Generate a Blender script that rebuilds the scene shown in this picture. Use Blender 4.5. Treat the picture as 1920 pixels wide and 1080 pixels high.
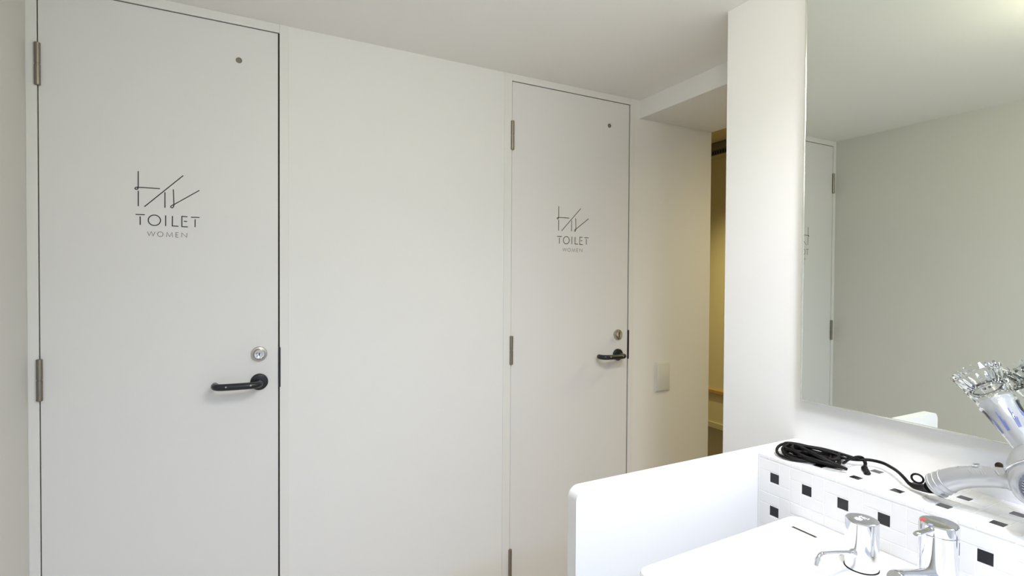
import bpy, bmesh, math, random
from mathutils import Vector, Matrix
for _o in list(bpy.data.objects):
    bpy.data.objects.remove(_o)
random.seed(7)
PI = math.pi
SC = bpy.context.scene
COL = SC.collection

# ------------------------------------------------------------------ camera
EYE = 1.28
cam_data = bpy.data.cameras.new('camera')
cam_data.sensor_fit = 'HORIZONTAL'
cam_data.sensor_width = 36.0
cam_data.lens = 36.0 * 981.44 / 1920.0
cam_data.clip_start = 0.02
cam = bpy.data.objects.new('camera', cam_data)
COL.objects.link(cam)
cam.matrix_world = Matrix(((0.887072, 0.001449, -0.461629, 0.0),
                           (-0.461590, 0.016054, -0.886948, 0.0),
                           (0.006126, 0.999870, 0.014910, EYE),
                           (0, 0, 0, 1)))
SC.camera = cam

# ------------------------------------------------------------------ world, lights, exposure
W = bpy.data.worlds.new('world'); SC.world = W; W.use_nodes = True
W.node_tree.nodes['Background'].inputs[0].default_value = (0.9, 0.95, 1.0, 1)
W.node_tree.nodes['Background'].inputs[1].default_value = 0.05
SC.view_settings.view_transform = 'Standard'
SC.view_settings.look = 'None'
SC.view_settings.exposure = 0.0
SC.view_settings.gamma = 1.0
SC.view_settings.use_curve_mapping = False

def spot(name, loc, power, color, angle=120, blend=0.6, rad=0.04, aim=None):
    l = bpy.data.lights.new(name, 'SPOT')
    l.energy = power; l.color = color
    l.spot_size = math.radians(angle); l.spot_blend = blend; l.shadow_soft_size = rad
    o = bpy.data.objects.new(name, l); COL.objects.link(o); o.location = loc
    if aim is not None:
        d = (Vector(aim) - Vector(loc)).normalized()
        o.rotation_euler = d.to_track_quat('-Z', 'Y').to_euler()
    return o

def area(name, loc, aim, sx, sy, power, color, spread=180):
    l = bpy.data.lights.new(name, 'AREA')
    l.shape = 'RECTANGLE'; l.size = sx; l.size_y = sy; l.energy = power; l.color = color
    l.spread = math.radians(spread)
    o = bpy.data.objects.new(name, l); COL.objects.link(o); o.location = loc
    d = (Vector(aim) - Vector(loc)).normalized()
    o.rotation_euler = d.to_track_quat('-Z', 'Y').to_euler()
    return o

CEIL = 2.0523
def point_fill(name, loc, power, color, rad=0.06):
    o = spot(name, loc, power, color, 180, 0.0, rad); o.data.type = 'POINT'; return o
# recessed downlights over the sink, the middle and the near end of the washroom, two added fill lights without a known lamp,
# and the warm downlights of the corridor
spot('sink_downlight_lamp', (0.85, 0.30, CEIL - 0.03), 35.0, (1.0, 0.93, 0.90), 150, 0.9, 0.07)
spot('middle_downlight_lamp', (0.62, 0.12, CEIL - 0.03), 23.0, (0.50, 0.64, 1.0), 170, 0.9, 0.08)
spot('near_downlight_lamp', (0.40, -0.75, CEIL - 0.03), 58.0, (0.42, 0.60, 1.0), 170, 0.9, 0.06)
point_fill('upper_fill', (0.50, 0.35, CEIL - 0.09), 10.2, (1.0, 0.95, 0.72), 0.09)  # added fill for ceiling and upper walls, not a known lamp
point_fill('low_fill', (0.40, -0.40, CEIL - 0.25), 6.0, (1.0, 0.98, 0.88))  # second added fill, set for the room's overall brightness
spot('corridor_downlight_lamp', (2.60, 1.10, 2.10), 42.0, (1.0, 0.83, 0.44), 165, 0.9, 0.22)
spot('corridor_far_lamp', (3.00, 2.60, 2.42), 92.0, (1.0, 0.84, 0.34), 120, 0.9, 0.06)

# ------------------------------------------------------------------ materials
def mat(name, color, rough=0.5, metal=0.0, bump=0.0, bscale=200.0, spec=0.5, var=0.0, vscale=4.0, trans=0.0, ior=1.45, coat=0.0):
    m = bpy.data.materials.new(name); m.use_nodes = True
    nt = m.node_tree; b = nt.nodes['Principled BSDF']
    b.inputs['Base Color'].default_value = (*color, 1)
    b.inputs['Roughness'].default_value = rough
    b.inputs['Metallic'].default_value = metal
    b.inputs['Specular IOR Level'].default_value = spec
    b.inputs['IOR'].default_value = ior
    b.inputs['Transmission Weight'].default_value = trans
    b.inputs['Coat Weight'].default_value = coat
    tc = nt.nodes.new('ShaderNodeTexCoord')
    if bump > 0:
        n = nt.nodes.new('ShaderNodeTexNoise'); n.inputs['Scale'].default_value = bscale; n.inputs['Detail'].default_value = 3
        nt.links.new(tc.outputs['Object'], n.inputs['Vector'])
        bp = nt.nodes.new('ShaderNodeBump'); bp.inputs['Strength'].default_value = bump; bp.inputs['Distance'].default_value = 0.001
        nt.links.new(n.outputs['Fac'], bp.inputs['Height']); nt.links.new(bp.outputs['Normal'], b.inputs['Normal'])
    if var > 0:
        n = nt.nodes.new('ShaderNodeTexNoise'); n.inputs['Scale'].default_value = vscale; n.inputs['Detail'].default_value = 4
        nt.links.new(tc.outputs['Object'], n.inputs['Vector'])
        mx = nt.nodes.new('ShaderNodeMix'); mx.data_type = 'RGBA'
        mx.inputs[6].default_value = (*[c * (1 - var) for c in color], 1)
        mx.inputs[7].default_value = (*[min(1, c * (1 + var)) for c in color], 1)
        nt.links.new(n.outputs['Fac'], mx.inputs[0]); nt.links.new(mx.outputs[2], b.inputs['Base Color'])
    return m

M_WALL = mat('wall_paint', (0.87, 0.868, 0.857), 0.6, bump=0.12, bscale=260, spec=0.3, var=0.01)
M_WALL_SHADED = mat('left_wall_shaded', (0.70, 0.692, 0.66), 0.6, bump=0.12, bscale=260, spec=0.3, var=0.01)  # wall paint darkened: the weaker light on the left wall is in the colour
M_CEIL = mat('ceiling_paint', (0.935, 0.925, 0.90), 0.8, bump=0.1, bscale=200, spec=0.2)
M_DOOR = mat('door_laminate', (0.83, 0.825, 0.82), 0.38, bump=0.05, bscale=120, spec=0.4, var=0.008, vscale=2)
M_FRAME = mat('frame_paint', (0.85, 0.845, 0.825), 0.4, spec=0.4)
M_GAP_SHADE = mat('gap_shade', (0.03, 0.022, 0.018), 0.9)  # near-black that paints the shade inside the door gaps
M_FLOOR = mat('floor_vinyl', (0.58, 0.52, 0.44), 0.45, var=0.08, vscale=9, bump=0.1, bscale=80)
M_CARPET = mat('corridor_carpet', (0.14, 0.12, 0.10), 0.95, var=0.35, vscale=120, bump=0.6, bscale=400, spec=0.1)
M_CORR = mat('corridor_paint', (0.72, 0.66, 0.52), 0.7, var=0.02, bump=0.1, bscale=200)
M_WOOD = mat('rail_wood', (0.50, 0.32, 0.13), 0.45, var=0.25, vscale=14)
M_BOARD = mat('baseboard_vinyl', (0.62, 0.58, 0.48), 0.5)
M_BLACK = mat('black_nylon', (0.018, 0.020, 0.024), 0.28, spec=0.5)
M_RUBBER = mat('black_rubber', (0.006, 0.005, 0.005), 0.5, spec=0.25, bump=0.1, bscale=500)
M_INK = mat('sign_ink', (0.015, 0.013, 0.012), 0.5)
M_INK2 = mat('sign_ink_thin', (0.07, 0.065, 0.06), 0.5)
M_STEEL = mat('satin_steel', (0.52, 0.49, 0.44), 0.32, 1.0, bump=0.06, bscale=300)
M_HINGE = mat('hinge_steel', (0.30, 0.275, 0.235), 0.38, 1.0, bump=0.06, bscale=300)
M_CHROME = mat('polished_chrome', (0.76, 0.77, 0.79), 0.04, 1.0)
M_MIRROR = mat('mirror_glass', (0.80, 0.83, 0.765), 0.0, 1.0)
M_EDGE = mat('mirror_edge', (0.82, 0.84, 0.76), 0.15, 0.9)
M_PART = mat('solid_white', (0.88, 0.88, 0.875), 0.3, spec=0.45)
M_CERAM = mat('sink_ceramic', (0.90, 0.90, 0.895), 0.08, spec=0.5, coat=0.3)
M_GROUT = mat('tile_grout', (0.83, 0.828, 0.82), 0.9)
M_TILE = mat('white_tile', (0.815, 0.808, 0.795), 0.12, var=0.015, vscale=30)
M_TILE_B = mat('black_tile', (0.014, 0.013, 0.015), 0.14)
M_PLATE = mat('cover_plate', (0.76, 0.765, 0.73), 0.4)
M_SILVER = mat('silver_plastic', (0.50, 0.51, 0.52), 0.28, 0.6)
M_SILVER_L = mat('pale_silver_plastic', (0.68, 0.69, 0.70), 0.3, 0.25)
M_GREY = mat('grey_plastic', (0.30, 0.30, 0.31), 0.35)
M_GRILLE = mat('grille_plastic', (0.13, 0.14, 0.17), 0.35)
M_CLEAR = mat('clear_plastic', (0.97, 0.98, 0.99), 0.03, trans=1.0, ior=1.49)
M_RED = mat('red_mark', (0.75, 0.05, 0.05), 0.3)
M_BLUE = mat('blue_print', (0.30, 0.36, 0.72), 0.35)
M_WHITEP = mat('white_print', (0.9, 0.9, 0.88), 0.4)
M_BROWN = mat('dark_bronze', (0.07, 0.045, 0.03), 0.25, 0.8)
M_VENT = mat('vent_metal', (0.20, 0.19, 0.16), 0.5)
M_SLOT = mat('slot_black', (0.004, 0.004, 0.004), 0.9)

# ------------------------------------------------------------------ helpers
def obj(name, bm, m, parent=None, smooth=False, loc=None):
    me = bpy.data.meshes.new(name)
    bmesh.ops.recalc_face_normals(bm, faces=bm.faces)
    bm.to_mesh(me); bm.free()
    me.materials.append(m)
    if smooth:
        ang = 40 if smooth is True else smooth
        me.polygons.foreach_set('use_smooth', [True] * len(me.polygons))
        if smooth != 'all':
            try: me.set_sharp_from_angle(angle=math.radians(ang))
            except Exception: pass
    o = bpy.data.objects.new(name, me); COL.objects.link(o)
    if loc is not None: o.location = loc
    if parent: o.parent = parent
    return o

def tag(o, label=None, cat=None, group=None, kind=None):
    if label: o['label'] = label
    if cat: o['category'] = cat
    if group: o['group'] = group
    if kind: o['kind'] = kind
    return o

def empty(name, loc=(0, 0, 0)):
    o = bpy.data.objects.new(name, None); COL.objects.link(o)
    o.location = loc; o.empty_display_size = 0.05
    return o

def box(bm, x0, x1, y0, y1, z0, z1, bev=0.0, seg=2):
    b2 = bmesh.new()
    bmesh.ops.create_cube(b2, size=1)
    for v in b2.verts:
        v.co = Vector((x0 + (v.co.x + .5) * (x1 - x0), y0 + (v.co.y + .5) * (y1 - y0), z0 + (v.co.z + .5) * (z1 - z0)))
    if bev > 0:
        bmesh.ops.bevel(b2, geom=b2.edges[:], offset=bev, segments=seg, profile=0.5, affect='EDGES')
    merge(bm, b2); return bm

def merge(bm, b2, mtx=None):
    if mtx is not None: bmesh.ops.transform(b2, matrix=mtx, verts=b2.verts)
    me = bpy.data.meshes.new('tmp'); b2.to_mesh(me); b2.free()
    bm.from_mesh(me); bpy.data.meshes.remove(me)

def B(*a, **k):
    return box(bmesh.new(), *a, **k)

def axis_mtx(origin, d):
    d = Vector(d).normalized()
    q = Vector((0, 0, 1)).rotation_difference(d)
    return Matrix.Translation(origin) @ q.to_matrix().to_4x4()

def lathe(bm, prof, mtx=Matrix(), n=32, cap=True, rfun=None):
    """prof: (radius, height) pairs turned about local Z"""
    rings = []
    for (r, z) in prof:
        ring = []
        if r < 1e-6:
            ring = [bm.verts.new(mtx @ Vector((0, 0, z)))]
        else:
            for i in range(n):
                a = 2 * PI * i / n
                rr = r * (rfun(a, z) if rfun else 1)
                ring.append(bm.verts.new(mtx @ Vector((rr * math.cos(a), rr * math.sin(a), z))))
        rings.append(ring)
    for a, b in zip(rings[:-1], rings[1:]):
        if len(a) == 1 and len(b) == 1: continue
        if len(a) == 1:
            for i in range(n): bm.faces.new((a[0], b[i], b[(i + 1) % n]))
        elif len(b) == 1:
            for i in range(n): bm.faces.new((a[i], a[(i + 1) % n], b[0]))
        else:
            for i in range(n): bm.faces.new((a[i], a[(i + 1) % n], b[(i + 1) % n], b[i]))
    if cap:
        if len(rings[0]) > 2: bm.faces.new(rings[0][::-1])
        if len(rings[-1]) > 2: bm.faces.new(rings[-1])
    return bm

def smooth_path(pts, n=6, closed=False):
    P = [Vector(p) for p in pts]; out = []
    N = len(P)
    rng = range(N) if closed else range(N - 1)
    for i in rng:
        if closed:
            a, b, c, d = P[(i - 1) % N], P[i], P[(i + 1) % N], P[(i + 2) % N]
        else:
            a, b, c, d = P[max(i - 1, 0)], P[i], P[i + 1], P[min(i + 2, N - 1)]
        for k in range(n):
            t = k / n
            out.append(0.5 * ((2 * b) + (c - a) * t + (2 * a - 5 * b + 4 * c - d) * t * t + (3 * b - a - 3 * c + d) * t ** 3))
    if not closed: out.append(P[-1])
    return out

def tube(bm, path, rad, n=10, closed=False, cap=True, flat=1.0):
    """tube along a path; rad is a number or one per point; flat squashes it in height"""
    P = [Vector(p) for p in path]; N = len(P)
    R = rad if isinstance(rad, (list, tuple)) else [rad] * N
    up = None; rings = []
    for i, p in enumerate(P):
        if closed: t = (P[(i + 1) % N] - P[i - 1])
        else: t = P[min(i + 1, N - 1)] - P[max(i - 1, 0)]
        if t.length < 1e-9: t = Vector((0, 0, 1))
        t.normalize()
        if up is None:
            up = Vector((0, 0, 1)) if abs(t.z) < 0.9 else Vector((1, 0, 0))
        s = t.cross(up)
        if s.length < 1e-6: s = t.orthogonal()
        s.normalize(); up = s.cross(t).normalized()
        rings.append([bm.verts.new(p + R[i] * (math.cos(2 * PI * k / n) * s + flat * math.sin(2 * PI * k / n) * up)) for k in range(n)])
    M = N if closed else N - 1
    for i in range(M):
        a, b = rings[i], rings[(i + 1) % N]
        for k in range(n): bm.faces.new((a[k], a[(k + 1) % n], b[(k + 1) % n], b[k]))
    if cap and not closed:
        bm.faces.new(rings[0][::-1]); bm.faces.new(rings[-1])
    return bm

def T(path, rad, **k):
    return tube(bmesh.new(), path, rad, **k)

def rrect(x0, x1, y0, y1, r, seg=6, z=0.0):
    pts = []
    for cx, cy, a0 in ((x1 - r, y1 - r, 0), (x0 + r, y1 - r, 90), (x0 + r, y0 + r, 180), (x1 - r, y0 + r, 270)):
        for k in range(seg + 1):
            a = math.radians(a0 + 90 * k / seg)
            pts.append(Vector((cx + r * math.cos(a), cy + r * math.sin(a), z)))
    return pts

def loft(bm, rings, cap0=True, cap1=True):
    V = [[bm.verts.new(p) for p in r] for r in rings]
    n = len(V[0])
    for a, b in zip(V[:-1], V[1:]):
        for k in range(n): bm.faces.new((a[k], a[(k + 1) % n], b[(k + 1) % n], b[k]))
    if cap0: bm.faces.new(V[0][::-1])
    if cap1: bm.faces.new(V[-1])
    return bm

# ================================================================== SETTING
D = 1.75            # plane of the door wall
XL = -0.4792        # left wall
XW = 1.2416         # right wall (mirror wall)
XO = 1.956          # outer face of the thick right wall, towards the corridor
XS = 1.5228         # lintel face over the passage
YE = 1.056          # end of the mirror wall
YB = -1.70          # wall behind the camera
def struct(name, bm, m, label, cat, parent=None, **k):
    o = obj(name, bm, m, parent, **k)
    return tag(o, label, cat, kind='structure')

struct('floor', B(XL - .1, XO, YB - .1, D + .9, -0.06, 0.0), M_FLOOR, 'plain beige washroom floor below the white doors', 'floor')
struct('ceiling', B(XL - .1, XS, YB - .1, D + .1, CEIL, CEIL + .08), M_CEIL, 'smooth off-white washroom ceiling above the two toilet doors', 'ceiling')
struct('wall_left', B(XL - .1, XL, YB - .1, D + .1, 0, CEIL), M_WALL_SHADED, 'off-white wall at the left edge beside the larger-looking toilet door', 'wall')
struct('wall_behind', B(XL, XW, YB - .1, YB, 0, CEIL), M_WALL, 'off-white wall at the near end of the washroom', 'wall')
X1, X3, DW = -0.4549, 0.9074, 0.5594
# door wall: panel between the two door frames, and the stretch with the cover plate
wb = empty('wall_back', (0, D, 0)); tag(wb, 'off-white wall holding both toilet doors', 'wall', kind='structure')
def wpart(name, x0, x1, z0, z1, m=M_WALL, y0=D, y1=D + .1, label=None):
    o = obj(name, B(x0, x1, y0 - D, y1 - D, z0, z1), m, wb)
    if label: o['label'] = label
    return o
wpart('wall_panel', 0.134, 0.8740, 0, CEIL, label='plain wall panel between the two doors')
wpart('wall_panel', 1.4960, XO, 0, 1.9756, label='wall stretch with cover plate running into the passage')
wpart('wall_panel', 1.4960, XS, 1.9756, CEIL)
struct('wall_right', B(XW, XO, YB - .1, YE, 0, CEIL), M_WALL, 'white wall carrying the large mirror, ending at the passage', 'wall')
struct('ceiling_lintel', B(XS, XO, YE, D, 1.9756, 2.46), M_WALL, 'lowered white lintel over the passage at the right of the second door', 'lintel')
struct('wall_passage', B(XO - .10, XO, D + .1, 4.3, 0, 2.46), M_CORR, 'warm-lit side wall of the corridor beyond the passage', 'wall')
# corridor beyond
struct('floor_corridor', B(XO, 3.68, -0.4, 4.3, -0.06, 0.0), M_CARPET, 'dark brown carpet in the corridor seen through the passage', 'floor')
struct('ceiling_corridor', B(XO - .1, 3.78, -0.4, 4.3, 2.46, 2.54), M_CORR, 'dim cream ceiling of the corridor beyond the passage', 'ceiling')
struct('wall_corridor', B(3.68, 3.78, -0.5, 4.4, 0, 2.46), M_CORR, 'warm-lit cream far wall of the corridor', 'wall')
struct('wall_corridor_end', B(XO - .1, 3.68, 4.3, 4.4, 0, 2.46), M_CORR, 'end wall of the corridor past the passage', 'wall')
struct('wall_corridor_near', B(XO - .1, 3.68, -0.5, -0.4, 0, 2.46), M_CORR, 'near end wall of the corridor behind the mirror wall', 'wall')
struct('baseboard_corridor', B(3.668, 3.68, -0.4, 4.3, 0.0, 0.05, bev=.002, seg=1), M_BOARD, 'low cream baseboard along the corridor wall', 'baseboard')
struct('trim_1', B(3.655, 3.68, -0.4, 4.3, 0.306, 0.337, bev=.003, seg=1), M_WOOD, 'thin wooden rail along the corridor far wall', 'rail')

# ------------------------------------------------------------------ door frames
ZT = 2.0241
def door_frame(name, xa, xb, x0, x1, label):
    """xa..xb outer edges of the frame, x0..x1 the leaf"""
    f = empty(name, (0, D, 0)); tag(f, label, 'door frame', kind='structure')
    g = 0.0022
    obj('jamb', B(xa, x0 - g, -0.003, .10, 0, CEIL, bev=.0006, seg=1), M_FRAME, f)
    obj('jamb', B(x1 + 2 * g, xb, -0.003, .10, 0, CEIL, bev=.0006, seg=1), M_FRAME, f)
    obj('head', B(x0 - g + .0002, x1 + 2 * g - .0002, -0.0026, .10, ZT + 0.0025, CEIL, bev=.0006, seg=1), M_FRAME, f)
    obj('gap_light_block', B(x0 - g, x1 + 2 * g, .0385, .10, 0, ZT + .0025), M_GAP_SHADE, f)['label'] = 'dark block added behind the door leaf to stop light'  # unseen block added against light leaking round the leaf
    for u0, u1 in ((x0 - g + .0001, x0 - .0002), (x1 + .0002, x1 + 2 * g - .0001)):
        obj('gasket_gap_shade', B(u0, u1, .0035, .037, .002, ZT + .002), M_GAP_SHADE, f)  # dark strip painting the shade in the side gaps
    obj('gasket_gap_shade', B(x0, x1, .0035, .037, ZT + .0003, ZT + .0024), M_GAP_SHADE, f)  # same painted shade in the gap above the leaf
    # strike plate in the rebate, next to the latch
    s = obj('strike_plate', B(x1 + .0012, x1 + 2 * g + .0022, -0.0038, .03, .9485, 1.0705, bev=.0004, seg=1), M_BLACK, f)
    s['label'] = 'black latch strike plate'
    return f
door_frame('trim_2', XL, 0.134, X1, X1 + DW, 'white frame around the left toilet door')
door_frame('trim_3', 0.8740, 1.4960, X3, X3 + DW, 'white frame around the right toilet door')

SIGN = {'emblem': [[(0.2089, 1.5726), (0.2088, 1.5288), (0.2048, 1.528), (0.2018, 1.5258), (0.2022, 1.5229), (0.2054, 1.5225), (0.2082, 1.5244), (0.2098, 1.5282), (0.234, 1.5286), (0.2586, 1.5288)], [(0.2089, 1.5191), (0.2088, 1.4766)], [(0.2227, 1.4763), (0.3139, 1.5707)], [(0.2702, 1.5201), (0.2701, 1.4767)], [(0.2899, 1.5297), (0.2913, 1.4874), (0.2907, 1.4828), (0.2881, 1.4779), (0.2847, 1.4782), (0.2839, 1.4811), (0.2867, 1.4843), (0.2919, 1.4874), (0.353, 1.532)]], 'TOILET': [[(0.2025, 1.4538), (0.2236, 1.4542)], [(0.2129, 1.4488), (0.2128, 1.4257)], [(0.2717, 1.4554), (0.2716, 1.4256)], [(0.2876, 1.4547), (0.2871, 1.4267), (0.3019, 1.4265)], [(0.3238, 1.4547), (0.3101, 1.4551), (0.31, 1.4259), (0.3246, 1.4259)], [(0.3148, 1.4413), (0.3227, 1.4412)], [(0.3321, 1.4539), (0.3532, 1.4544)], [(0.3423, 1.4487), (0.3422, 1.4261)], [(0.2596, 1.4406), (0.2592, 1.4373), (0.2581, 1.4342), (0.2564, 1.4314), (0.2542, 1.4291), (0.2515, 1.4273), (0.2485, 1.4261), (0.2453, 1.4257), (0.2422, 1.426), (0.2392, 1.427), (0.2365, 1.4287), (0.2343, 1.431), (0.2326, 1.4337), (0.2316, 1.4367), (0.2313, 1.4399), (0.2316, 1.4432), (0.2327, 1.4463), (0.2344, 1.449), (0.2366, 1.4514), (0.2393, 1.4532), (0.2423, 1.4543), (0.2454, 1.4548), (0.2486, 1.4545), (0.2516, 1.4535), (0.2542, 1.4518), (0.2565, 1.4496), (0.2582, 1.4469), (0.2592, 1.4438), (0.2596, 1.4406)]], 'WOMEN': [[(0.2291, 1.4082), (0.2331, 1.3968), (0.2381, 1.4086), (0.2425, 1.3965), (0.2469, 1.4085)], [(0.2732, 1.3954), (0.2749, 1.4086), (0.2803, 1.3964), (0.2864, 1.4082), (0.2879, 1.3953)], [(0.3019, 1.4084), (0.2955, 1.4084), (0.2955, 1.3956), (0.3018, 1.3951)], [(0.2955, 1.4019), (0.3008, 1.4019)], [(0.3093, 1.3962), (0.3098, 1.4083), (0.3215, 1.3962), (0.3222, 1.4084)], [(0.2655, 1.4023), (0.2651, 1.4), (0.264, 1.3979), (0.2622, 1.3964), (0.2601, 1.3956), (0.2579, 1.3956), (0.2558, 1.3964), (0.2541, 1.3979), (0.253, 1.3999), (0.2526, 1.4021), (0.253, 1.4044), (0.2541, 1.4064), (0.2559, 1.4079), (0.2579, 1.4088), (0.2602, 1.4088), (0.2623, 1.408), (0.264, 1.4066), (0.2651, 1.4045), (0.2655, 1.4023)]]}
def ribbon(bm, pts, w, y):
    """flat stroke of width w along pts (x, z) with mitred joints and square ends"""
    P = [Vector((p[0], p[1])) for p in pts]
    closed = (P[0] - P[-1]).length < 1e-5
    if closed: P = P[:-1]
    N = len(P); L = []; R = []
    for i in range(N):
        if closed: a, b = P[i] - P[i - 1], P[(i + 1) % N] - P[i]
        else:
            a = P[i] - P[i - 1] if i else P[1] - P[0]
            b = P[i + 1] - P[i] if i < N - 1 else a
        a = a.normalized(); b = b.normalized()
        na, nb = Vector((-a.y, a.x)), Vector((-b.y, b.x))
        m = na + nb
        if m.length < 0.3: m = na
        m.normalize(); k = min(1 / max(m.dot(na), .4), 1.8)
        L.append(P[i] + m * w / 2 * k); R.append(P[i] - m * w / 2 * k)
    lo = [[bm.verts.new((q.x, yy, q.y)) for q in S] for S in (L, R) for yy in (y, y - .0004)]
    l0, l1, r0, r1 = lo
    for i in range(N if closed else N - 1):
        j = (i + 1) % N
        for a, b in ((l1, r1), (l0, l1), (r1, r0)):
            bm.faces.new((a[i], a[j], b[j], b[i]))
    if not closed:
        bm.faces.new((l0[0], l1[0], r1[0], r0[0])); bm.faces.new((l0[-1], r0[-1], r1[-1], l1[-1]))

def make_door(name):
    d = empty(name, (0, D, 0))
    obj('door_leaf', B(0.0, DW, 0.0, .036, .010, ZT, bev=.0008, seg=1), M_DOOR, d)
    # hinges: barrel of two knuckles and thin leaves
    for zc in (1.8225, 1.0160, 0.2068):
        h = obj('hinge', lathe(bmesh.new(), [(0, -.0545), (.0052, -.054), (.0058, -.053), (.0058, .053), (.0052, .054), (0, .0545)],
                Matrix.Translation((-.0005, -.0048, zc)), 20), M_HINGE, d, smooth=True)
        bm = bmesh.new()
        for z0, z1 in ((.0012, .0535), (-.0535, -.0012)):
            lathe(bm, [(0.0052, z0), (.0068, z0 + .0006), (.0068, z1 - .0006), (.0052, z1)], Matrix.Translation((-.0005, -.0048, zc)), 20)
        obj('knuckle', bm, M_HINGE, h, smooth=True)
        obj('hinge_leaf', B(-.0014, .0012, -.003, .030, zc - .053, zc + .053), M_HINGE, h)
    # round plug high on the leaf
    p = obj('door_plug', lathe(bmesh.new(), [(0, .0002), (.0060, .0002), (.0066, .0016), (.0080, .0020), (.0086, .0008), (.0086, -.002)],
            axis_mtx((.4541, 0, 1.923), (0, -1, 0)), 24), M_HINGE, d, smooth=True)
    p['label'] = 'small round metal plug near the top corner'
    # lock cylinder
    lk = obj('lock_rose', lathe(bmesh.new(), [(.0222, 0), (.0222, .003), (.0205, .0075), (.0165, .0085), (.0150, .0075), (0, .0075)],
             axis_mtx((.5069, 0, 1.0533), (0, -1, 0)), 36), M_STEEL, d, smooth=True)
    obj('lock_cylinder', lathe(bmesh.new(), [(.0142, .006), (.0142, .0150), (.0128, .0165), (.0100, .0165), (.0070, .0145), (0, .0140)],
        axis_mtx((.5069, 0, 1.0533), (0, -1, 0)), 32), M_CHROME, lk, smooth=True)
    obj('key_slot', B(.5057, .5081, -.0146, -.0130, 1.0490, 1.0576), M_SLOT, lk)
    # lever handle
    hn = obj('handle_rose', lathe(bmesh.new(), [(.0245, 0), (.0245, .0065), (.0235, .0085), (.0215, .0095), (0, .0095)],
             axis_mtx((.5069, 0, .9692), (0, -1, 0)), 40), M_BLACK, d, smooth=True)
    hp = smooth_path([(.5069, -.006, .9692), (.5069, -.030, .9692), (.5045, -.046, .9692), (.4920, -.0565, .9693), (.4700, -.0590, .9695),
                      (.4300, -.0590, .9700), (.4080, -.0585, .9705), (.3965, -.0520, .9706), (.3915, -.0400, .9706), (.3915, -.0300, .9706), (.3915, -.0235, .9706)], 5)
    obj('lever', T(hp, [0.0098] * (len(hp) - 2) + [.0090, .0070], n=18), M_BLACK, hn, smooth='all')
    obj('set_screw', lathe(bmesh.new(), [(.0022, 0), (.0022, .0012), (.0012, .0012), (0, .0004)], axis_mtx((.4200, -.0682, .9720), (0, -1, .1)), 12), M_STEEL, hn)
    obj('set_screw', lathe(bmesh.new(), [(.0022, 0), (.0022, .0012), (.0012, .0012), (0, .0004)], axis_mtx((.4830, -.0672, .9715), (0, -1, .1)), 12), M_STEEL, hn)
    # sign
    bm = bmesh.new()
    for s in SIGN['emblem']:
        if len(s) > 6:      # round off the little loops
            mid = smooth_path([(p[0], p[1], 0) for p in s[1:-1]], 4)
            s = [s[0]] + [(p.x, p.y) for p in mid] + [s[-1]]
        ribbon(bm, s, .0024, -.0001)
    e = obj('toilet_sign', bm, M_INK, d); e['label'] = 'black line emblem of loops and slanted strokes above lettering'
    bm = bmesh.new()
    for s in SIGN['TOILET']: ribbon(bm, s, .0025, -.0001)
    obj('lettering', bm, M_INK, e)['label'] = 'TOILET in thin black capitals'
    bm = bmesh.new()
    for s in SIGN['WOMEN']: ribbon(bm, s, .0012, -.0001)
    obj('lettering', bm, M_INK2, e)['label'] = 'WOMEN in smaller thin capitals'
    return d

d1 = make_door('door_1'); d1.location = (X1, D, 0)
tag(d1, 'white flush toilet door at the left with TOILET WOMEN sign, beside the left wall', 'door', 'white toilet doors', 'structure')
def copy_tree(o, parent=None):
    c = o.copy(); COL.objects.link(c); c.parent = parent
    for ch in list(o.children): copy_tree(ch, c)
    return c
d2 = copy_tree(d1); d2.name = 'door_2'; d2.location = (X3, D, 0)
tag(d2, 'white flush toilet door nearer the passage and cover plate, smaller in view', 'door', 'white toilet doors', 'structure')

# ------------------------------------------------------------------ blank cover plate
cp = empty('cover_plate', (1.6655, D, .8565)); tag(cp, 'pale grey blank rectangular cover plate on the wall beside the passage', 'wall plate')
obj('plate_base', B(-.0415, .0415, -.0055, 0, -.0655, .0655, bev=.002), M_PLATE, cp, smooth=True)
obj('plate_face', B(-.0370, .0370, -.0090, -.0050, -.0605, .0605, bev=.002), M_PLATE, cp, smooth=True)

# ------------------------------------------------------------------ corridor ventilation unit
vu = empty('air_vent', (3.68, 3.20, 2.40)); tag(vu, 'dark grey air vent with black slots high on the corridor wall', 'vent')
obj('vent_housing', B(-.10, 0, -.55, .40, -.005, .055, bev=.006), M_VENT, vu, smooth=True)
obj('vent_lip', B(-.085, 0, -.50, .24, -.048, -.006, bev=.004), M_VENT, vu, smooth=True)
for i in range(14):
    y = .055 - i * .026
    obj('vent_slot', B(-.0866, -.0850, y - .017, y, -.040, -.012), M_SLOT, vu)
obj('vent_rim', B(-.090, 0, -.51, .25, -.054, -.047, bev=.002), M_BOARD, vu)

# ================================================================== LEDGE, TILES, PARTITION
ZL, XT = 0.8832, 1.067
lg = empty('tiled_ledge', (XT, .8031, 0)); tag(lg, 'white mosaic ledge with small black squares behind the sink', 'ledge')
YP0 = 0.8070
core = B(.0010, XW - XT - .0004, -1.35, YP0 - .8031, 0.0, ZL - .0004)
obj('ledge_core', core, M_GROUT, lg)['label'] = 'pale grout bed'
Pd = 0.0751; s3 = Pd / 3; g2 = .0007
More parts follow.
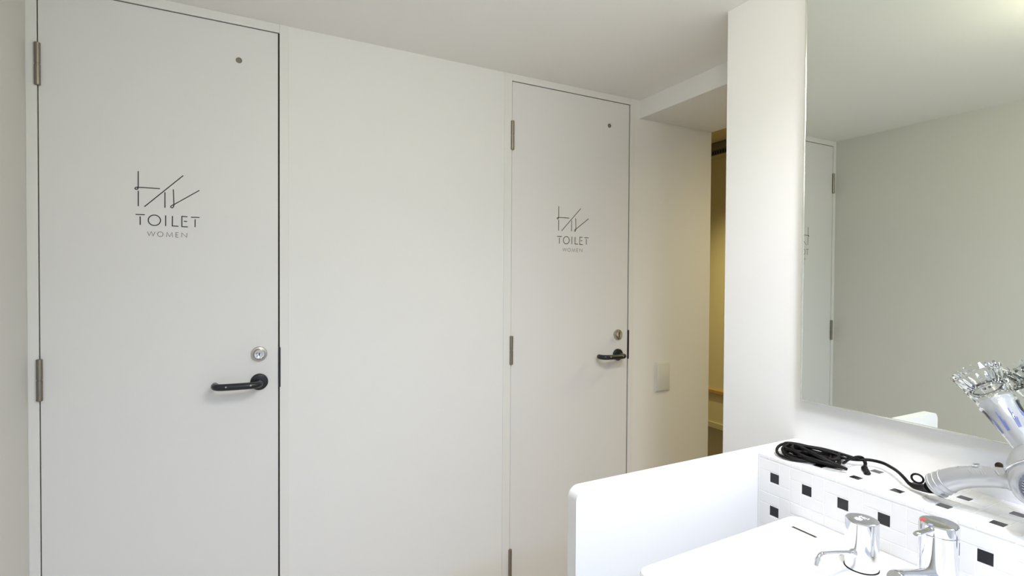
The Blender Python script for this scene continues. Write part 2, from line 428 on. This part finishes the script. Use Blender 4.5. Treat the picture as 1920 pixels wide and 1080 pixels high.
# (name, t0, t1, r0, r1) in thirds; t runs to the right, r runs upwards
UNIT = (('black_tile', 1, 2, 1, 2), ('white_tile', 0, 2, 2, 3), ('white_tile', 2, 3, 1, 3), ('white_tile', 1, 3, 0, 1), ('white_tile', 0, 1, 0, 2))
meshes = {}
def tile_mesh(key, dx, dy, dz, m):
    if key not in meshes:
        bm = B(0, dx, 0, dy, 0, dz, bev=.0005, seg=1)
        me = bpy.data.meshes.new(key[0]); bmesh.ops.recalc_face_normals(bm, faces=bm.faces); bm.to_mesh(me); bm.free()
        me.materials.append(m); meshes[key] = me
    return meshes[key]
spare = {M_TILE.name: bmesh.new(), M_TILE_B.name: bmesh.new()}
def put_tile(name, lo, hi, m, single):
    d = [h - l for l, h in zip(lo, hi)]
    if single:
        me = tile_mesh((name,) + tuple(round(v, 4) for v in d), *d, m)
        o = bpy.data.objects.new(name, me); COL.objects.link(o); o.parent = lg
        j = random.uniform(-.00012, .00012)
        o.location = (lo[0] + (j if d[0] < .006 else 0), lo[1], lo[2] + (j if d[2] < .006 else 0))
    else:
        box(spare[m.name], lo[0], hi[0], lo[1], hi[1], lo[2], hi[2], bev=.0005, seg=1)
for k in range(17):
    single = k < 8
    for blk in range(2):                      # face: top row of blocks, second row
        ztop = .8762 - .0018 - blk * Pd
        for (nm, t0, t1, r0, r1) in UNIT:
            ya, yb = -(k * 3 + t1) * s3 + g2, -(k * 3 + t0) * s3 - g2
            za, zb = ztop - Pd + r0 * s3 + g2, ztop - Pd + r1 * s3 - g2
            if nm == 'black_tile': ya += .0011; yb -= .0011; za += .0011; zb -= .0011
            put_tile(nm, (0.0006, ya, za), (.0045, yb, zb), M_TILE_B if nm[0] == 'b' else M_TILE, single)
    for blk in range(3):                      # top surface: front, back and the cut row at the wall
        x0 = (1.0990 - s3 - XT) + blk * Pd
        for (nm, t0, t1, r0, r1) in UNIT:
            ya, yb = -(k * 3 + t1) * s3 + g2, -(k * 3 + t0) * s3 - g2
            xa, xb = x0 + r0 * s3 + g2, x0 + r1 * s3 - g2
            if blk == 0 and r0 == 0: xa = .0002
            if nm == 'black_tile': ya += .0020; yb -= .0020; xa += .0024; xb -= .0020
            lim = XW - XT - .001
            if xa > lim - .003: continue
            xb = min(xb, lim)
            put_tile(nm, (xa, ya, ZL - .0045 - (.0022 if (blk == 0 and r0 == 0) else 0)), (xb, yb, ZL), M_TILE_B if nm[0] == 'b' else M_TILE, single)
for m in (M_TILE, M_TILE_B):
    o = obj('spare_tiling', spare[m.name], m, lg); o['kind'] = 'stuff'

# partition with a rounded upper corner, standing against the end of the ledge
YPN, YPF, XP = 0.8076, 0.8351, 0.5586
rp = []
ztop = 0.8862; r = .022
prof = [(XW - .0003, 0.0), (XW - .0003, ztop)]
for k in range(9):
    a = PI / 2 + (PI / 2) * k / 8
    prof.append((XP + r + r * math.cos(a), ztop - r + r * math.sin(a)))
prof.append((XP, 0.0))
bm = bmesh.new()
f0 = [bm.verts.new((x, YPN, z)) for x, z in prof]; f1 = [bm.verts.new((x, YPF, z)) for x, z in prof]
bm.faces.new(f0); bm.faces.new(f1[::-1])
for i in range(len(prof)):
    j = (i + 1) % len(prof); bm.faces.new((f0[i], f0[j], f1[j], f1[i]))
bmesh.ops.bevel(bm, geom=[e for e in bm.edges if len(e.link_faces) == 2 and e.calc_face_angle(0) > 1.2], offset=.003, segments=3, profile=.5, affect='EDGES')
pt = obj('partition_panel', bm, M_PART, smooth=True)
tag(pt, 'low white partition panel with rounded corner at the end of the sink', 'partition')

# ------------------------------------------------------------------ sink
ZS = 0.7767
sk = empty('sink', (0, 0, 0)); tag(sk, 'white rectangular ceramic sink below the tiled ledge', 'sink')
def outer(z, ins, r=.020):
    pts = rrect(.6135 + ins, XT - .0010, .100 + ins, .7184 - ins, r, 6, z)
    for p in pts:
        if p.y > .5: p.y -= .0132 * ((1.067 - p.x) / .4535) ** 2
    # square corners on the wall side
    return pts
def inner(z, ins, r=.045):
    return rrect(.660 + ins, .883 - ins, .165 + ins, .652 - ins, r, 6, z)
bm = bmesh.new()
loft(bm, [outer(.585, .05), outer(.60, .03), outer(.655, .006), outer(ZS - .020, .0), outer(ZS - .006, .0), outer(ZS - .0017, .0017), outer(ZS, .006),
          inner(ZS + .0, -.004), inner(ZS - .0012, -.001), inner(ZS - .005, .003), inner(ZS - .050, .012), inner(ZS - .085, .028, .05),
          inner(ZS - .098, .055, .05), inner(ZS - .102, .09, .02)])
obj('basin', bm, M_CERAM, sk, smooth=True)
obj('drain', lathe(bmesh.new(), [(.021, 0), (.021, .002), (.017, .003), (.012, .001), (0, .001)], Matrix.Translation((.771, .40, ZS - .1015)), 28), M_CHROME, sk, smooth=True)
bm = B(-.003, .003, -.0255, .0255, 0, .0012, bev=.0005, seg=1)
ov = obj('overflow_slot', bm, M_HINGE, sk); ov.location = (1.0070, .6550, ZS - .0002); ov['label'] = 'narrow dark metal slot in the sink rim'
obj('slot_opening', B(-.0014, .0014, -.0240, .0240, .0010, .0014), M_SLOT, ov)

# ------------------------------------------------------------------ soap dispenser (chrome cylinder with thin spout)
FX = .974
sd = empty('soap_dispenser', (FX, .5275, ZS)); tag(sd, 'chrome cylinder dispenser with thin bent spout and emblem on its top', 'soap dispenser')
obj('gasket_gap_shade', lathe(bmesh.new(), [(.0268, 0), (.0268, .0016), (.0255, .0018)], Matrix(), 48), M_SLOT, sd)  # here the dispenser's own black gasket ring
obj('cylinder_body', lathe(bmesh.new(), [(.0255, .0012), (.0258, .0022), (.0258, .0835), (.0252, .0852), (.0236, .0860), (0, .0860)], Matrix(), 64), M_CHROME, sd, smooth=15)
sp = smooth_path([(-.022, .0, .0315), (-.060, .0, .0400), (-.108, .0, .0500), (-.119, 0, .0500), (-.125, 0, .0455), (-.1275, 0, .0370)], 6)
s_ = obj('spout', T(sp, .0036, n=16), M_CHROME, sd, smooth='all')
obj('nozzle', lathe(bmesh.new(), [(.0042, -.002), (.0050, .001), (.0050, .011), (.0040, .012), (.0030, .010), (0, .010)], axis_mtx((-.1255, 0, .0455), (-.25, 0, -1)), 20), M_CHROME, s_, smooth=True)
obj('spout_collar', lathe(bmesh.new(), [(.0070, 0), (.0070, .004), (.0050, .0055)], axis_mtx((-.0245, 0, .0310), (-1, 0, .22)), 20), M_CHROME, s_, smooth=True)
# emblem on the top: round flower-like mark and a slanted stroke
bm = bmesh.new()
for k in range(6):
    a = 2 * PI * k / 6
    tube(bm, [(-.006 + .0038 * math.cos(a) + .0022 * math.cos(b), .003 + .0038 * math.sin(a) + .0022 * math.sin(b), .0862) for b in [2 * PI * i / 10 for i in range(10)]], .00045, n=5, closed=True)
tube(bm, [(.002, -.004, .0862), (.006, .004, .0862), (.009, .001, .0862), (.006, -.006, .0862), (.011, -.006, .0862)], .0006, n=5)
tube(bm, [(.001, .004, .0862), (.004, .008, .0862), (.010, .006, .0862)], .0006, n=5)
obj('emblem', bm, M_WHITEP, sd)['label'] = 'pale printed emblem'

# ------------------------------------------------------------------ mixer tap
mt = empty('mixer_tap', (.984, .418, ZS)); tag(mt, 'taller chrome single-lever mixer tap with red mark nearest the frame corner', 'tap')
obj('base_ring', lathe(bmesh.new(), [(.0285, 0), (.0285, .0030), (.0270, .0045), (.0255, .0045)], Matrix(), 48), M_CHROME, mt, smooth=True)
obj('tap_body', lathe(bmesh.new(), [(.0250, .002), (.0258, .004), (.0258, .1060), (.0248, .1070)], Matrix(), 64), M_CHROME, mt, smooth=15)
cap = obj('lever_cap', lathe(bmesh.new(), [(.0246, .1066), (.0258, .1078), (.0258, .1215), (.0253, .1228), (.0240, .1235), (0, .1235)], Matrix(), 64), M_CHROME, mt, smooth=15)
lv = smooth_path([(-.022, 0, .1175), (-.045, 0, .1185), (-.070, 0, .1195)], 4)
obj('lever', T(lv, [.0052] * (len(lv) - 1) + [.0036], n=16, flat=.7), M_CHROME, cap, smooth=True)
bm = bmesh.new(); lathe(bm, [(.0042, 0), (.0042, .0006), (0, .0006)], Matrix.Translation((-.012, .0165, .1233)) @ Matrix.Diagonal((1.5, .8, 1, 1)), 20)
obj('hot_mark', bm, M_RED, cap)['label'] = 'red hot-water mark'
bm = bmesh.new(); lathe(bm, [(.0030, 0), (.0030, .0006), (0, .0006)], Matrix.Translation((-.0215, .002, .1233)), 16)
obj('cold_mark', bm, M_BLUE, cap)['label'] = 'blue cold-water mark'
sp = smooth_path([(-.018, 0, .042), (-.050, 0, .048), (-.100, 0, .060), (-.126, 0, .0655)], 5)
s_ = obj('spout', T(sp, [.0125] * (len(sp) - 1) + [.0115], n=28), M_CHROME, mt, smooth=True)
obj('aerator', lathe(bmesh.new(), [(.0095, -.004), (.0105, .004), (.0105, .016), (.0085, .017), (0, .0155)], axis_mtx((-.116, 0, .0600), (-.15, 0, -1)), 28), M_GREY, s_, smooth=True)

# ------------------------------------------------------------------ mirror
XM = 1.2204
mr = empty('wall_mirror', (XM, .8063, .9930)); tag(mr, 'large frameless wall mirror with thin pale edge above the ledge', 'mirror')
obj('mirror_glass', B(0, .005, -1.75, 0, 0, 1.0575), M_MIRROR, mr)
obj('mirror_backing', B(.0052, XW - XM - .0004, -1.745, -.004, .006, 1.0565), M_EDGE, mr)
obj('edge_strip', B(-.0016, .0060, -1.75, .0016, -.0022, .0006, bev=.0005, seg=1), M_EDGE, mr)
obj('edge_strip', B(-.0016, .0060, -.0008, .0022, .0006, 1.0575, bev=.0005, seg=1), M_EDGE, mr)

# small knob on the wall under the mirror
kn = obj('wall_peg', lathe(bmesh.new(), [(.0022, 0), (.0022, .006), (.0050, .007), (.0062, .010), (.0055, .013), (.0025, .0145), (0, .0145)],
         axis_mtx((XW - .0002, .4325, .9465), (-1, 0, 0)), 24), M_BROWN, smooth=True)
tag(kn, 'small dark bronze peg on the wall just above the dryer handle', 'peg')

# ================================================================== HAIR DRYER
dr = empty('hair_dryer', (1.105, .328, .985)); tag(dr, 'silver hair dryer with clear pronged diffuser lying on the tiled ledge', 'hair dryer')
OR = Vector((1.105, .328, .985))
AX = Vector((.037, .1015, .130)).normalized()
AM = axis_mtx((0, 0, 0), AX)
def L(pts): return [Vector(p) - OR for p in pts]
ribs = lambda a, z: 1 + .018 * math.cos(a * 30)
obj('body', lathe(bmesh.new(), [(.0400, -.080), (.0450, -.070), (.0480, -.040), (.0485, -.005), (.0465, .015), (.0380, .032), (.0290, .041), (.0205, .047), (0, .047)], AM, 56), M_SILVER, dr, smooth=True)
rc = obj('intake_cover', lathe(bmesh.new(), [(0, -.1065), (.0100, -.1065), (.0250, -.1045), (.0345, -.0990), (.0385, -.0910), (.0405, -.0800), (.0390, -.0790)], AM, 120, rfun=ribs), M_GRILLE, dr, smooth=True)
rc['label'] = 'dark ribbed air intake cover'
bm = bmesh.new()
for s, r in ((-.081, .0410), (.020, .0455)):
    tube(bm, [AM @ Vector((r * math.cos(2 * PI * i / 48), r * math.sin(2 * PI * i / 48), s)) for i in range(48)], .0018, n=8, closed=True)
obj('trim_ring', bm, M_CHROME, dr, smooth='all')
# round side boss with a ribbed grey disc
SD = Vector((-.88, -.44, -.02)).normalized(); BC = Vector((1.074, .3265, .9735)) - OR
sb = obj('side_boss', lathe(bmesh.new(), [(.0345, -.030), (.0362, -.014), (.0368, -.002), (.0340, .006), (.0300, .0090), (.0270, .0080), (0, .0080)], axis_mtx(BC, SD), 56), M_SILVER, dr, smooth=True)
bm = lathe(bmesh.new(), [(.0268, .0070), (.0262, .0105), (.0215, .0125), (0, .0135)], axis_mtx(BC, SD), 90, rfun=lambda a, z: 1 + .012 * math.cos(30 * a))
sg_ = obj('side_grille', bm, M_GRILLE, sb, smooth=True)
bm = bmesh.new()
q = axis_mtx(BC, SD)
for k in range(-6, 7):
    x = k * .0036; h = math.sqrt(max(.0243 ** 2 - x * x, 0))
    tube(bm, [q @ Vector((x, -h, .0126)), q @ Vector((x, 0, .0142)), q @ Vector((x, h, .0126))], .0009, n=5)
obj('grille_rib', bm, M_GREY, sg_)['label'] = 'grey ribs across the dark grille'
# barrel and clear diffuser
bar = obj('barrel', lathe(bmesh.new(), [(.0180, .040), (.0192, .075), (.0232, .122), (.0225, .126), (.0200, .126), (.0192, .115), (0, .113)], AM, 48), M_SILVER_L, dr, smooth=True)
bm = bmesh.new()
for a0 in (2.2, 2.9, 3.7, 4.4, 5.2):
    for i in range(3):
        p0 = AM @ Vector((.0194 * math.cos(a0 + i * .07), .0194 * math.sin(a0 + i * .07), .072)); p1 = AM @ Vector((.0219 * math.cos(a0 + .1 + i * .07), .0219 * math.sin(a0 + .1 + i * .07), .104 - i * .008))
        tube(bm, [p0, p1], .0008, n=5)
obj('printing', bm, M_BLUE, bar)['label'] = 'blue and grey stripes on the barrel'
AMD = AM @ Matrix.Diagonal((.82, .82, 1.04, 1))
cl = obj('diffuser', lathe(bmesh.new(), [(.0240, .045), (.0272, .078), (.0310, .108), (.0335, .111), (.0335, .116), (.0318, .118), (.0328, .128), (.0352, .136), (.0352, .140), (.0335, .142), (.0375, .152), (.0402, .160),
     (.0402, .166), (.0380, .166), (.0352, .155), (.0312, .143), (.0302, .128), (.0294, .112), (.0250, .078), (.0226, .045), (.0240, .045)], AMD, 48, cap=False), M_CLEAR, dr, smooth=True)
cl['label'] = 'clear plastic diffuser sleeve'
def pyramid(bm, base, out, up, w, h):
    side = out.cross(up).normalized()
    v = [bm.verts.new(base + side * sx * w + out * so * w) for sx, so in ((-1, -1), (1, -1), (1, 1), (-1, 1))]
    t = [bm.verts.new(base + side * sx * w * .35 + out * (so * w * .35 + .002) + up * h) for sx, so in ((-1, -1), (1, -1), (1, 1), (-1, 1))]
    bm.faces.new(v[::-1]); bm.faces.new(t)
    for i in range(4): bm.faces.new((v[i], v[(i + 1) % 4], t[(i + 1) % 4], t[i]))
R3 = AM.to_3x3()
for tier, (n_, r_, s_2, w_, h_) in enumerate(((20, .0388, .1655, .0038, .0100), (20, .0345, .1395, .0028, .0075), (11, .0215, .150, .0034, .0150))):
    for i in range(n_):
        a = 2 * PI * (i + .5 * tier) / n_
        out = R3 @ Vector((math.cos(a), math.sin(a), 0)); bm = bmesh.new()
        pyramid(bm, out * r_ * .82 + AX * s_2 * 1.04, out, (AX + out * .28).normalized(), w_, h_)
        obj('prong', bm, M_CLEAR, cl)
# inner disc that carries the short prongs
obj('diffuser_plate', lathe(bmesh.new(), [(.0308, .1435), (.0308, .1465), (.026, .1500), (.012, .1515), (.010, .1500), (.024, .1475), (.0308, .1435)], AMD, 40, cap=False), M_CLEAR, cl, smooth=True)
# handle
hs = smooth_path(L([(1.120, .4838, .9095), (1.120, .4576, .9315), (1.121, .4315, .9449), (1.118, .4016, .9550), (1.110, .3718, .9625), (1.100, .3370, .9700)]), 8)
n_h = len(hs)
def hr(i):
    t = i / (n_h - 1)
    r = .0218 - .0052 * math.sin(min(t / .75, 1) * PI / 2) if t < .75 else .0166 + (t - .75) / .25 * .0135
    if i == 0: r -= .003
    return r
hd = obj('handle', T(hs, [hr(i) for i in range(n_h)], n=32), M_SILVER, dr, smooth=True)
bm = bmesh.new()
for i in (2, 4, 6):
    c = hs[i]; t = (hs[i + 1] - hs[i - 1]).normalized(); q = axis_mtx(c, t)
    tube(bm, [q @ Vector(((hr(i) + .0002) * math.cos(2 * PI * k / 40), (hr(i) + .0002) * math.sin(2 * PI * k / 40), 0)) for k in range(40)], .0011, n=6, closed=True)
obj('grip_ridge', bm, M_SILVER, hd, smooth='all')['label'] = 'raised rings at the handle end'
def on_handle(i, ang, lift=0.0):
    """point on the handle skin; ang 0 = top, 90 = towards the washroom"""
    c = hs[i]; t = (hs[min(i + 1, n_h - 1)] - hs[i - 1]).normalized()
    side = Vector((-1, 0, 0)); side = (side - t * side.dot(t)).normalized(); up = t.cross(side).normalized()
    if up.z < 0: up = -up
    a = math.radians(ang)
    n = up * math.cos(a) + side * math.sin(a)
    return c + n * (hr(i) + lift), n, t
bm = bmesh.new()
pth = [on_handle(i, 8, -.0005)[0] for i in range(13, 27)]
tube(bm, pth, .0022, n=8, flat=.6); obj('switch_track', bm, M_GREY, hd, smooth='all')['label'] = 'grey switch track'
p, n, t = on_handle(20, 8, .001)
q = Matrix.Translation(p) @ Matrix((t, n.cross(t), n)).transposed().to_4x4()
bm = B(-.0045, .0045, -.0035, .0035, -.001, .0035, bev=.001); bmesh.ops.transform(bm, matrix=q, verts=bm.verts)
obj('slide_switch', bm, M_CHROME, hd, smooth=True)['label'] = 'small chrome slide switch'
bm = bmesh.new()
for i, a0 in ((18, 42), (20, 40), (22, 44), (23, 40)):
    p0, _, _ = on_handle(i, a0, .0001); p1, _, _ = on_handle(i + 1, a0 + 22, .0001)
    tube(bm, [p0, (p0 + p1) / 2 + (p0 - hs[i]).normalized() * .0004, p1], .0006, n=5)
obj('printing', bm, M_GREY, hd)['label'] = 'grey printed switch marks'
p0, _, _ = on_handle(28, 35, -.0006); p1, _, _ = on_handle(29, 50, -.0002); p2, _, _ = on_handle(30, 64, -.0006)
bm = T(smooth_path([p0, p1, p2], 4), .0016, n=8)
obj('cool_button', bm, M_GREY, hd, smooth='all')['label'] = 'slanted dark grey button'
# cord: boot, hanging ring, lead and wound bundle with tie
bt = smooth_path(L([(1.122, .4870, .9070), (1.128, .4960, .9005), (1.133, .5110, .8955), (1.136, .5240, .8935), (1.139, .5350, .8960)]), 5)
nb = len(bt)
cb = obj('cord_boot', T(bt, [.0150 - .0113 * (i / (nb - 1)) ** .7 for i in range(nb)], n=16, flat=.8), M_RUBBER, dr, smooth='all')
rc_ = Vector((1.148, .5235, .9060)) - OR
rn = Vector((-.93, -.37, .1)).normalized(); rm = axis_mtx(rc_, rn)
obj('hanging_ring', tube(bmesh.new(), [rm @ Vector((.0078 * math.cos(2 * PI * k / 28), .0092 * math.sin(2 * PI * k / 28), 0)) for k in range(28)], .0020, n=8, closed=True), M_RUBBER, cb, smooth='all')
lead = smooth_path(L([(1.139, .5340, .8950), (1.1500, .5480, .9000), (1.1700, .5680, .9010), (1.1900, .5900, .8995), (1.2040, .6150, .8990), (1.1990, .6380, .8985), (1.1850, .6540, .8960), (1.1690, .6780, .8950), (1.150, .715, .893)]), 6)
cd = obj('power_cord', T(lead, .0032, n=10), M_RUBBER, dr, smooth='all')
LO = [(1.0990, .7780), (1.0880, .7620), (1.0870, .7440), (1.1041, .7154), (1.1177, .6860), (1.1260, .6560)]
UP = [(1.1700, .6700), (1.1653, .7083), (1.1519, .7468), (1.1433, .7660), (1.1322, .7846), (1.1120, .7890)]
random.seed(11)
for k in range(7):
    ins = .012 + .0075 * (k % 3)
    pts = []
    cx, cy = 1.128, .722
    for j, (x, y) in enumerate(LO + UP):
        d = Vector((cx - x, cy - y)); dl = d.length
        jit = random.uniform(-.002, .002)
        x2 = x + d.x / dl * (ins + jit); y2 = y + d.y / dl * (ins * 1.1 + jit)
        zz = .8868 + .0052 * (k // 2) + (.004 if j >= len(LO) else 0) + random.uniform(-.0004, .001)
        if j in (4, 5, 6, 7): zz = max(.8868, zz - .002)
        pts.append((x2, y2, zz))
    o = obj('cord_loop', tube(bmesh.new(), smooth_path(L(pts), 6, closed=True), .0031, n=9, closed=True), M_RUBBER, cd, smooth='all')
# strands that turn round the left end and cross over the bundle
for st in ([(1.1362, .6787, .889), (1.0911, .7215, .8885), (1.0787, .7548, .8885), (1.0912, .7776, .892), (1.1085, .784, .900), (1.1198, .7747, .906), (1.1113, .7391, .912), (1.095, .6939, .911), (1.098, .6616, .904), (1.1198, .6379, .891)],
           [(1.1318, .6481, .888), (1.1149, .6888, .888), (1.091, .7314, .889), (1.0865, .7513, .892), (1.0932, .7652, .899), (1.109, .7697, .904), (1.1206, .762, .909), (1.130, .7387, .910), (1.1535, .7071, .908), (1.1707, .6651, .903), (1.1814, .6533, .898)],
           [(1.126, .650, .890), (1.105, .690, .895), (1.094, .720, .900), (1.100, .745, .906), (1.118, .750, .910), (1.136, .725, .909), (1.150, .690, .906), (1.160, .662, .899)]):
    obj('cord_loop', T(smooth_path(L(st), 8), .0031, n=9), M_RUBBER, cd, smooth='all')
tie = smooth_path(L([(1.160, .668, .8875), (1.150, .655, .8990), (1.172, .650, .9050), (1.192, .648, .9010), (1.190, .640, .8920), (1.172, .632, .8880), (1.160, .622, .8860), (1.144, .610, .8862)]), 6)
obj('cord_tie', T(tie, [.0036 if i < len(tie) - 14 else .0062 for i in range(len(tie) - 1)] + [.0020], n=10, flat=.5), M_RUBBER, cd, smooth='all')
